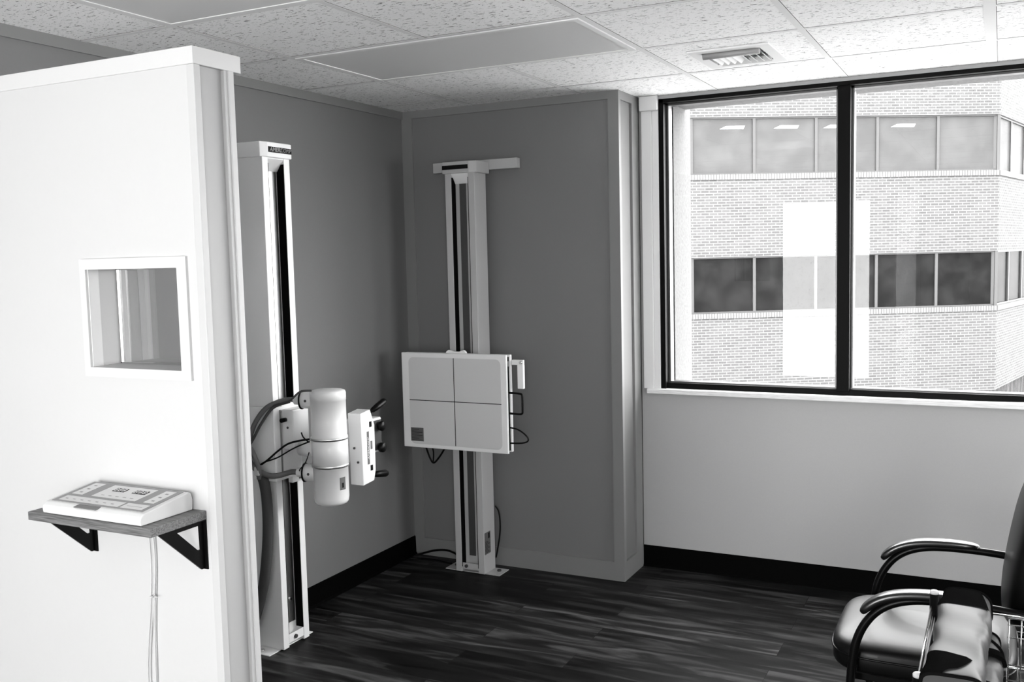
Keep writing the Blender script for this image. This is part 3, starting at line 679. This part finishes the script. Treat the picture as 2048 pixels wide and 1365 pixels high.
for k in range(9): q.box(-2.3783, -2.3778, 4.344, 4.396 - .012 * (k % 3), .112 + k * .0072, .1145 + k * .0072)
q.build('printed_lines', LABELD, st)
# carriage and image plate
MB().box(-2.53, -2.40, 4.262, 4.334, .80, 1.05, .004).build('carriage', ENAMELB, bs)
q = MB().prism([(-2.530, 1.150), (-2.520, 1.178), (-2.508, 1.187), (-2.492, 1.184), (-2.478, 1.179), (-2.446, 1.179), (-2.432, 1.184), (-2.418, 1.188), (-2.408, 1.180), (-2.396, 1.150)], 'y', 4.240, 4.256, bev=.002)
q.build('hook', ENAMEL, bs)
PX0, PXR, PZ0, PZ1, PY = -2.7645, -2.1575, .6815, 1.173, 4.200
pl = MB().box(PX0, PXR, PY, 4.216, PZ0, PZ1, .0025).box(PX0, PXR - .02, 4.216, 4.236, PZ0 + .006, PZ1 - .006).box(PX0, PXR + .004, 4.236, 4.256, PZ0 + .004, PZ1 - .002, .0025)
pl = pl.build('image_plate', PLATEB, bs)
q = MB().prism(rrect(-2.722, -2.188, .700, 1.150, .028), 'y', PY - .0008, PY + .002); q.build('face_panel', PLATEF, pl, label='grey rounded face panel with black cross lines')
q = MB().box(-2.4565, -2.4525, PY - .0013, PY, .702, 1.150).box(-2.722, -2.188, PY - .0013, PY, .9265, .9303); q.build('cross_lines', LABELD, pl)
q = MB().box(PXR - .022, PXR - .003, 4.2165, 4.2355, PZ0 + .012, PZ1 - .012); q.build('cassette_slot', MATTE, pl, label='black slot along the plate edge')
MB().box(PXR - .010, PXR - .001, 4.220, 4.230, 1.115, 1.140).build('latch', INKG, pl)
st = MB().box(-2.7195, -2.6435, PY - .0016, PY - .0006, .714, .7845).build('sticker', LABELM, pl, label='grey rating sticker')
q = MB()
for k in range(8): q.box(-2.715, -2.65 - .02 * (k % 3 == 1), PY - .002, PY - .0015, .720 + k * .0078, .7215 + k * .0078 + .001 * (k % 2))
q.build('printed_lines', LABELD, st)
MB().box(-2.150, -2.087, 4.244, 4.262, 1.121, 1.1455, .002).box(-2.119, -2.087, 4.243, 4.263, 1.003, 1.122, .002).build('stop_arm', ENAMEL, bs, label='white angled arm right of the plate')
MB().cyl((-2.096, 4.243, 1.134), (-2.096, 4.231, 1.134), .008, 12).build('bolt', CHROME, bs)
MB().tube([(-2.165, 4.226, .9835), (-2.108, 4.226, .982), (-2.0895, 4.226, .978), (-2.086, 4.226, .962), (-2.086, 4.226, .90), (-2.089, 4.226, .884), (-2.106, 4.226, .880), (-2.165, 4.226, .8815)], .0052, 10, sub=5).build('handle', BLACK, bs, label='black wire pull handle')
wire(bs, [(-2.165, 4.23, .810), (-2.12, 4.23, .803), (-2.085, 4.23, .785), (-2.062, 4.23, .762), (-2.066, 4.23, .745), (-2.10, 4.23, .735), (-2.165, 4.23, .731)], .004, BLACK, label='black cable loop right of the plate')
wire(bs, [(-2.688, 4.27, .70), (-2.685, 4.29, .655), (-2.672, 4.30, .605), (-2.650, 4.30, .582), (-2.615, 4.30, .615), (-2.575, 4.29, .665), (-2.55, 4.28, .70)], .005, BLACK, label='black cable hanging under the plate')
wire(bs, [(-2.645, 4.26, .70), (-2.645, 4.29, .65), (-2.652, 4.30, .60), (-2.655, 4.30, .585)], .004, BLACK)
wire(bs, [(-2.372, 4.452, .34), (-2.358, 4.462, .31), (-2.352, 4.465, .25), (-2.356, 4.465, .18), (-2.366, 4.458, .11), (-2.375, 4.453, .06)], .004, BLACK)
MB().tube([(-2.893, 4.47, .006), (-2.86, 4.485, .014), (-2.78, 4.498, .038), (-2.70, 4.500, .046), (-2.62, 4.49, .028), (-2.555, 4.48, .012), (-2.50, 4.478, .007)], .0055, 10, sub=7).build('cable', BLACK, label='black cable lying along the floor at the foot of the alcove wall', cat='cable')
MB().tube([(-2.890, 4.40, .006), (-2.84, 4.43, .006), (-2.75, 4.440, .007), (-2.68, 4.430, .006), (-2.632, 4.420, .006)], .0045, 10, sub=7).build('cable', BLACK, label='thinner black cable in front of the floor cable by the alcove wall', cat='cable')

# ------------------------------------------------------------------ chair
ch = thing('guest_chair', (-.16, 3.205, 0), 'black vinyl guest chair with padded arms in front of the window wall', 'chair')
YN, YFAR = 2.930, 3.480
def cushion(cx, cy, cz, ax_, ay, az, px, crown, nu=26, nv=14, rot=None, ez=.55):
    """superellipsoid cushion; crown lifts the middle of the top"""
    t_ = bmesh.new(); rows = []
    def sp(c, e): return math.copysign(abs(c) ** e, c)
    for j in range(nv + 1):
        ph = -PI / 2 + PI * j / nv; row = []
        for i in range(nu):
            th = 2 * PI * i / nu
            x = sp(math.cos(ph), .42) * sp(math.cos(th), px); y = sp(math.cos(ph), .42) * sp(math.sin(th), px); z = sp(math.sin(ph), ez)
            zz = z * az + (crown * (1 - .5 * x * x - .5 * y * y) if z > 0 else 0)
            row.append(t_.verts.new((x * ax_, y * ay, zz)))
        rows.append(row)
    for a_, b_ in zip(rows, rows[1:]):
        for i in range(nu):
            f = t_.faces.new([a_[i], a_[(i + 1) % nu], b_[(i + 1) % nu], b_[i]]); f.smooth = True
    bmesh.ops.remove_doubles(t_, verts=t_.verts, dist=1e-5)
    m_ = Matrix.Translation((cx, cy, cz)) @ (rot.to_4x4() if rot else Matrix.Identity(4))
    return t_, m_
q = MB(); t_, m_ = cushion(-.195, 3.205, .425, .258, .262, .052, .42, .010, 48, 24, None, .42); q.merge(t_, 0, m_)
seat = q.build('seat', VINYL, ch)
def rim(ax_, ay, px, z, cx, cy, n=64):
    P = []
    for k in range(n + 1):
        th = 2 * PI * k / n; c, s_ = math.cos(th), math.sin(th)
        P.append((cx + math.copysign(abs(c) ** px, c) * ax_, cy + math.copysign(abs(s_) ** px, s_) * ay, z))
    return P
MB().tube(rim(.2585, .2625, .42, .438, -.195, 3.205), .0035, 6, sub=1).build('piping', VINYL, seat)
MB().box(-.40, .03, 2.99, 3.42, .352, .378, .004).build('seat_pan', BLACK, ch)
rb = Matrix.Rotation(math.radians(83), 3, 'Y')
q = MB(); t_, m_ = cushion(.104, 3.205, .758, .218, .255, .054, .62, .016, 40, 22, Matrix.Rotation(math.radians(-80), 3, 'Y')); q.merge(t_, 0, m_)
back = q.build('backrest', VINYL, ch)
for y, nm in ((YN, 1), (YFAR, 2)):
    fr = [(-.392, y, 0), (-.384, y, .30), (-.374, y, .44), (-.358, y, .515), (-.325, y, .575), (-.28, y, .615), (-.22, y, .638), (-.15, y, .646), (-.05, y, .646), (.04, y, .640), (.10, y, .632), (.125, y, .59), (.135, y, .50), (.165, y, .2), (.19, y, 0)]
    MB().tube(fr, .0125, 12, sub=6, sx=1.0, sy=1.0).build('side_frame', TUBEB, ch)
    # padded arm: swept rounded slab following the tube
    pts = [(-.352, .585), (-.338, .603), (-.310, .629), (-.262, .650), (-.20, .660), (-.12, .663), (-.045, .661)]
    t_ = bmesh.new(); rings = []
    n = len(pts)
    for k, (x, z) in enumerate(pts):
        a_ = pts[max(k - 1, 0)]; b_ = pts[min(k + 1, n - 1)]; tx, tz = b_[0] - a_[0], b_[1] - a_[1]; l_ = math.hypot(tx, tz); nx, nz = -tz / l_, tx / l_
        hw = .027 if 0 < k < n - 1 else .020; th = .0135 if 0 < k < n - 1 else .009
        rings.append([t_.verts.new((x + nx * th * math.copysign(abs(math.sin(w2)) ** .6, math.sin(w2)), y + hw * math.copysign(abs(math.cos(w2)) ** .6, math.cos(w2)), z + nz * th * math.copysign(abs(math.sin(w2)) ** .6, math.sin(w2)))) for w2 in [2 * PI * i / 16 for i in range(16)]])
    for a_, b_ in zip(rings, rings[1:]):
        for i in range(16):
            f = t_.faces.new([a_[i], a_[(i + 1) % 16], b_[(i + 1) % 16], b_[i]]); f.smooth = True
    t_.faces.new(rings[0]); t_.faces.new(rings[-1][::-1])
    q = MB(); q.merge(t_); arm = q.build('armrest', ARMPAD, ch)
    sm = arm.modifiers.new('smooth', 'SUBSURF'); sm.levels = 1; sm.render_levels = 2
MB().tube([(-.372, YN, .410), (-.372, YFAR, .410)], .010, 10, sub=1).build('crossbar', TUBEB, ch)
MB().tube([(-.376, YN + .01, .405), (-.33, YN + .05, .405), (.10, YN + .05, .40), (.145, YN + .01, .40)], .010, 10, sub=3).build('seat_rail', TUBEB, ch)
MB().tube([(-.376, YFAR - .01, .405), (-.33, YFAR - .05, .405), (.10, YFAR - .05, .40), (.145, YFAR - .01, .40)], .010, 10, sub=3).build('seat_rail', TUBEB, ch)
MB().tube([(.13, YN, .55), (.135, 3.205, .56), (.13, YFAR, .55)], .011, 10, sub=4).build('crossbar', TUBEB, ch)

# ------------------------------------------------------------------ wire cart with folded aprons
ct = thing('wire_cart', (.03, 2.55, 0), 'black post wire cart beside the guest chair, cut off by the lower right corner', 'cart')
CXs = (-.150, .33); CYs = (2.262, 2.842)
for x in CXs:
    for y in CYs:
        p_ = MB().cyl((x, y, .0), (x, y, .698), .0118, 20).build('post', BLACK, ct)
        MB().lathe((x, y, .698), (0, 0, 1), [(0, .0118), (.006, .0118), (.009, .009), (.010, 0)], 20).build('post_cap', INKW, p_, label='cap on the post, shine painted white')  # white colour stands for the shine on the cap top
q = MB()
for z in (.662,):
    for x in (CXs[0] - .006, CXs[1]): q.tube([(x, CYs[0], z - .004), (x, CYs[1], z)], .0035, 8, sub=1)
    q.tube([(CXs[0], CYs[1], z), (CXs[1], CYs[1], z)], .0028, 8, sub=1)
q.build('top_rim', CHROME, ct, label='chrome rim rods')
q = MB(); z = .520
for x in CXs: q.tube([(x, CYs[0], z), (x, CYs[1], z)], .0035, 8, sub=1)
for y in CYs: q.tube([(CXs[0], y, z), (CXs[1], y, z)], .0035, 8, sub=1)
for k in range(1, 19): q.tube([(CXs[0] + .0258 * k, CYs[0], z + .004), (CXs[0] + .0258 * k, CYs[1], z + .004)], .0018, 6, sub=1)
q.build('wire_shelf', CHROME, ct, label='chrome wire shelf')
q = MB()
for k in range(12): q.tube([(.0325 + .0278 * k, 2.70, .54), (.0325 + .0278 * k, 2.70, .704)], .0017, 6, sub=1)
for z, r_ in ((.706, .0024), (.688, .0015), (.655, .0015), (.583, .0015), (.542, .002)): q.tube([(.0295, 2.70, z), (.328, 2.70, z)], r_, 6, sub=1)
q.build('wire_divider', CHROME, ct, label='chrome wire grid panel')
MB().box(CXs[0] - .004, CXs[0] + .004, CYs[0] + .012, CYs[1] - .012, .560, .640, .002).build('side_panel', BLACK, ct)

def roll(cx, cz, y0, y1, rx, rz, name, label, wr=.006, px=.62, seed=1, xs=0.0):
    rnd = random.Random(seed); ph = [rnd.uniform(0, 6) for _ in range(6)]
    t_ = bmesh.new(); NU, NV = 40, 44; rows = []
    for j in range(NV + 1):
        v = j / NV; y = y0 + (y1 - y0) * v; row = []
        e = min(1.0, min(v, 1 - v) / .03 * .5 + .5)
        for i in range(NU):
            th = 2 * PI * i / NU; c, s_ = math.cos(th), math.sin(th)
            w1 = wr * (math.sin(9 * v + 2 * th + ph[0]) * .5 + .5 * math.sin(23 * v - 3 * th + ph[1])) + wr * .35 * max(0, c) ** 2 * math.sin(95 * v + ph[2]) * max(0, 1 - abs(v - .5) * 3.2)
            fx = math.copysign(abs(c) ** px, c) * (rx + w1) * (.94 + .06 * e); fz = math.copysign(abs(s_) ** px, s_) * (rz + w1 * .6) * (.9 + .1 * e)
            row.append(t_.verts.new((cx + xs * (v - .5) + fx, y, cz + fz)))
        rows.append(row)
    for a_, b_ in zip(rows, rows[1:]):
        for i in range(NU):
            f = t_.faces.new([a_[i], b_[i], b_[(i + 1) % NU], a_[(i + 1) % NU]]); f.smooth = True
    t_.faces.new(rows[0]); t_.faces.new(rows[-1][::-1])
    q = MB(); q.merge(t_); o = q.build(name, APRON, label=label, cat='apron', group='rolled grey aprons on the wire cart')
    def surf(v, th, off=.002):
        j = max(0, min(NV, v * NV)); y = y0 + (y1 - y0) * v; c, s_ = math.cos(th), math.sin(th)
        w1 = wr * (math.sin(9 * v + 2 * th + ph[0]) * .5 + .5 * math.sin(23 * v - 3 * th + ph[1])) + wr * .35 * max(0, c) ** 2 * math.sin(95 * v + ph[2]) * max(0, 1 - abs(v - .5) * 3.2)
        e = min(1.0, min(v, 1 - v) / .03 * .5 + .5)
        return (cx + xs * (v - .5) + math.copysign(abs(c) ** px, c) * ((rx + w1) * (.94 + .06 * e) + off), y, cz + math.copysign(abs(s_) ** px, s_) * ((rz + w1 * .6) * (.9 + .1 * e) + off))
    return o, surf
def patch(surf, parent, outline, name='corner_patch', lab='black patch sewn on the corner'):
    """outline: v range with theta limits at each v -> lofted strip lying on the roll"""
    q = MB(); t_ = bmesh.new(); rows = []
    for v, a_, b_ in outline:
        rows.append([t_.verts.new(surf(v, a_ + (b_ - a_) * k / 14, .0022)) for k in range(15)])
    for r0, r1 in zip(rows, rows[1:]):
        for k in range(14): f = t_.faces.new([r0[k], r0[k + 1], r1[k + 1], r1[k]]); f.smooth = True
    q.merge(t_); return q.build(name, VELCRO, parent, label=lab)
D = math.radians
r1, s1 = roll(-.074, .690, 2.215, 2.790, .060, .046, 'rolled_apron', 'large rolled grey apron lying on top of the wire cart', wr=.0055, px=.55, seed=3, xs=.012)
def lerp(a, b, t): return a + (b - a) * t
N = 14
patch(s1, r1, [(lerp(.80, .995, k / N), lerp(D(150), D(172), min(1, k / 6)), lerp(D(34), D(72), k / N)) for k in range(N + 1)])
patch(s1, r1, [(lerp(.005, .20, k / N), lerp(D(178), D(150), max(0, (k - 9) / 5)), lerp(D(100), D(60), k / N) if k < 12 else lerp(D(66), D(95), (k - 12) / 2)) for k in range(N + 1)])
for v in (.0, 1.0):
    MB().tube([s1(v, 2 * PI * k / 40, .001) for k in range(41)], .0042, 8, sub=1).build('binding', VELCRO, r1, label='black edge binding')
r2_, s2 = roll(-.032, .578, 2.25, 2.815, .048, .046, 'rolled_apron', 'narrower wrinkled grey apron roll lying behind the large roll, beside the wire grid', wr=.006, px=.8, seed=8)
for v, w_ in ((.995, .004), (.90, .005), (.03, .005)):
    MB().tube([s2(v, 2 * PI * k / 40, .001) for k in range(41)], w_, 8, sub=1).build('binding', VELCRO, r2_, label='black edge binding')
for v0, z_ in ((.66, 0), (.28, 0)):
    q = MB(); t_ = bmesh.new(); rows = []
    for k in range(9):
        th = lerp(D(120), D(10), k / 8); rows.append([t_.verts.new(s2(v0 + .0 + (.10 if z_ == 0 else 0) * (k / 8) * .6 + dv, th, off)) for dv, off in ((0, .003), (.055, .003), (.055, .012), (0, .012))])
    for a_, b_ in zip(rows, rows[1:]):
        for k in range(4): t_.faces.new([a_[k], a_[(k + 1) % 4], b_[(k + 1) % 4], b_[k]])
    t_.faces.new(rows[0]); t_.faces.new(rows[-1][::-1]); q.merge(t_); q.build('strap', VELCRO, r2_, label='black strap across the roll')
q = MB(); t_, m_ = cushion(-.1175, 2.55, .578, .0260, .25, .048, .4, .0, 24, 12); q.merge(t_, 0, m_)
q.build('black_filler', VELCRO, label='added black filler under the large grey roll on the wire cart', cat='apron')  # black filler added so the gap below rod and roll renders dark

# torn white sheet lying on the sill
t_ = bmesh.new(); A, B = [], []
for k in range(15):
    x = -.115 + k * .05; A.append(t_.verts.new((x, YW - .030 + .004 * math.sin(k * 2.1), WZ0 + .0016 + .0006 * k))); B.append(t_.verts.new((x, YW - .028 + min(.036, .004 * k) , WZ0 + .0022 + .001 * k)))
for k in range(14): t_.faces.new([A[k], A[k + 1], B[k + 1], B[k]])
bmesh.ops.solidify(t_, geom=t_.faces[:], thickness=.0012)
q = MB(); q.merge(t_); q.build('paper_sheet', PAPER, label='thin torn white sheet lying on the right end of the window sill', cat='sheet')

# ------------------------------------------------------------------ brick office building across
FA = math.radians(31.8); FO = Vector((-.1023, 26.927, 0))
bd = thing('office_building', FO, 'pale brick office building with two rows of windows seen through the big window', 'building'); 
bd.rotation_euler = (0, 0, FA)
def bpart(mb, name, m, parent=None, **k):
    o = mb.build(name, m, None, **k); o.parent = parent or bd; return o
ROWS = ((3.50, 4.85), (.17, 1.525)); MOD = 1.537; NW = 9
def wallmesh(x0, x1):
    m = MB(); dpt = .6
    m.box(x0, x1, 0, dpt, -1.95, .05).box(x0, x1, 0, dpt, 1.525, 3.38).box(x0, x1, 0, dpt, 4.85, 7.5)
    m.box(x0, x1, .45, dpt, .05, 1.525).box(x0, x1, .45, dpt, 3.38, 4.85)
    return m
XW0 = -7.77 - MOD * 4
bpart(wallmesh(XW0, .02), 'brick_wall', BRICK)
WING = math.radians(46)
wing = bpart(wallmesh(0, 7.0), 'brick_wall', BRICK); wing.rotation_euler = (0, 0, WING)
def sill_mesh(x0, x1, z):
    m = MB(); n = int((x1 - x0) / .0675)
    for k in range(n): m.box(x0 + k * .0675, x0 + k * .0675 + .058, -.035, .3, z - .125, z - .002)
    m.box(x0, x1, -.022, .3, z - .127, z - .006, mi=1); return m
for z in (3.50, .17):
    bpart(sill_mesh(XW0, .0, z), 'brick_sill', [SOLDIER, MORTAR])
    s_ = bpart(sill_mesh(0, 7.0, z), 'brick_sill', [SOLDIER, MORTAR]); s_.rotation_euler = (0, 0, WING)
def bwindow(x0, x1, z0, z1, pane, rot=0, lamp=None):
    f = .035
    o = bpart(MB().plate([(x0, z0), (x1, z0), (x1, z1), (x0, z1)], [(x0 + f, z0 + f), (x1 - f, z0 + f), (x1 - f, z1 - f), (x0 + f, z1 - f)], 'y', .06, .14), 'window', PALEF)
    o.rotation_euler = (0, 0, rot)
    p_ = MB().box(x0 + f, x1 - f, .10, .11, z0 + f, z1 - f).build('pane', pane); p_.parent = o
    if lamp is not None:
        l_ = MB().prism([(x0 + lamp, z1 - .27), (x0 + lamp + .16, z1 - .20), (x0 + lamp + .62, z1 - .20), (x0 + lamp + .58, z1 - .27)], 'y', .092, .099).build('lamp_glow', LAMPW); l_.parent = o
for z0, z1 in ROWS: bpart(MB().box(-.05, .03, .02, .30, z0, z1), 'corner_post', PALEF)
for k in range(NW):
    a, b = -MOD * (k + 1), -MOD * k
    bwindow(a, b, ROWS[0][0], ROWS[0][1], PANE_L, lamp=(None, .35, .2, .5, .7)[k % 5] if k < 6 else None)
    bwindow(a, b, ROWS[1][0], ROWS[1][1], PANE_D)
for k in range(4):
    for (z0, z1), p_ in zip(ROWS, (PANE_L, PANE_D)): bwindow(MOD * k, MOD * (k + 1), z0, z1, p_, WING)
rib = MB()
rib.box(XW0, 0, .7, .9, -4.5, -1.95)
o = bpart(rib, 'lower_wall', PALEF)
rib = MB(); rib.box(0, 7, .35, .5, -4.5, -1.95)
for k in range(46): rib.box(.15 * k, .15 * k + .06, .25, .36, -4.5, -1.95)
o = bpart(rib, 'ribbed_wall', mat('ribbed_panel', .045, .7, .2)); o.rotation_euler = (0, 0, WING)
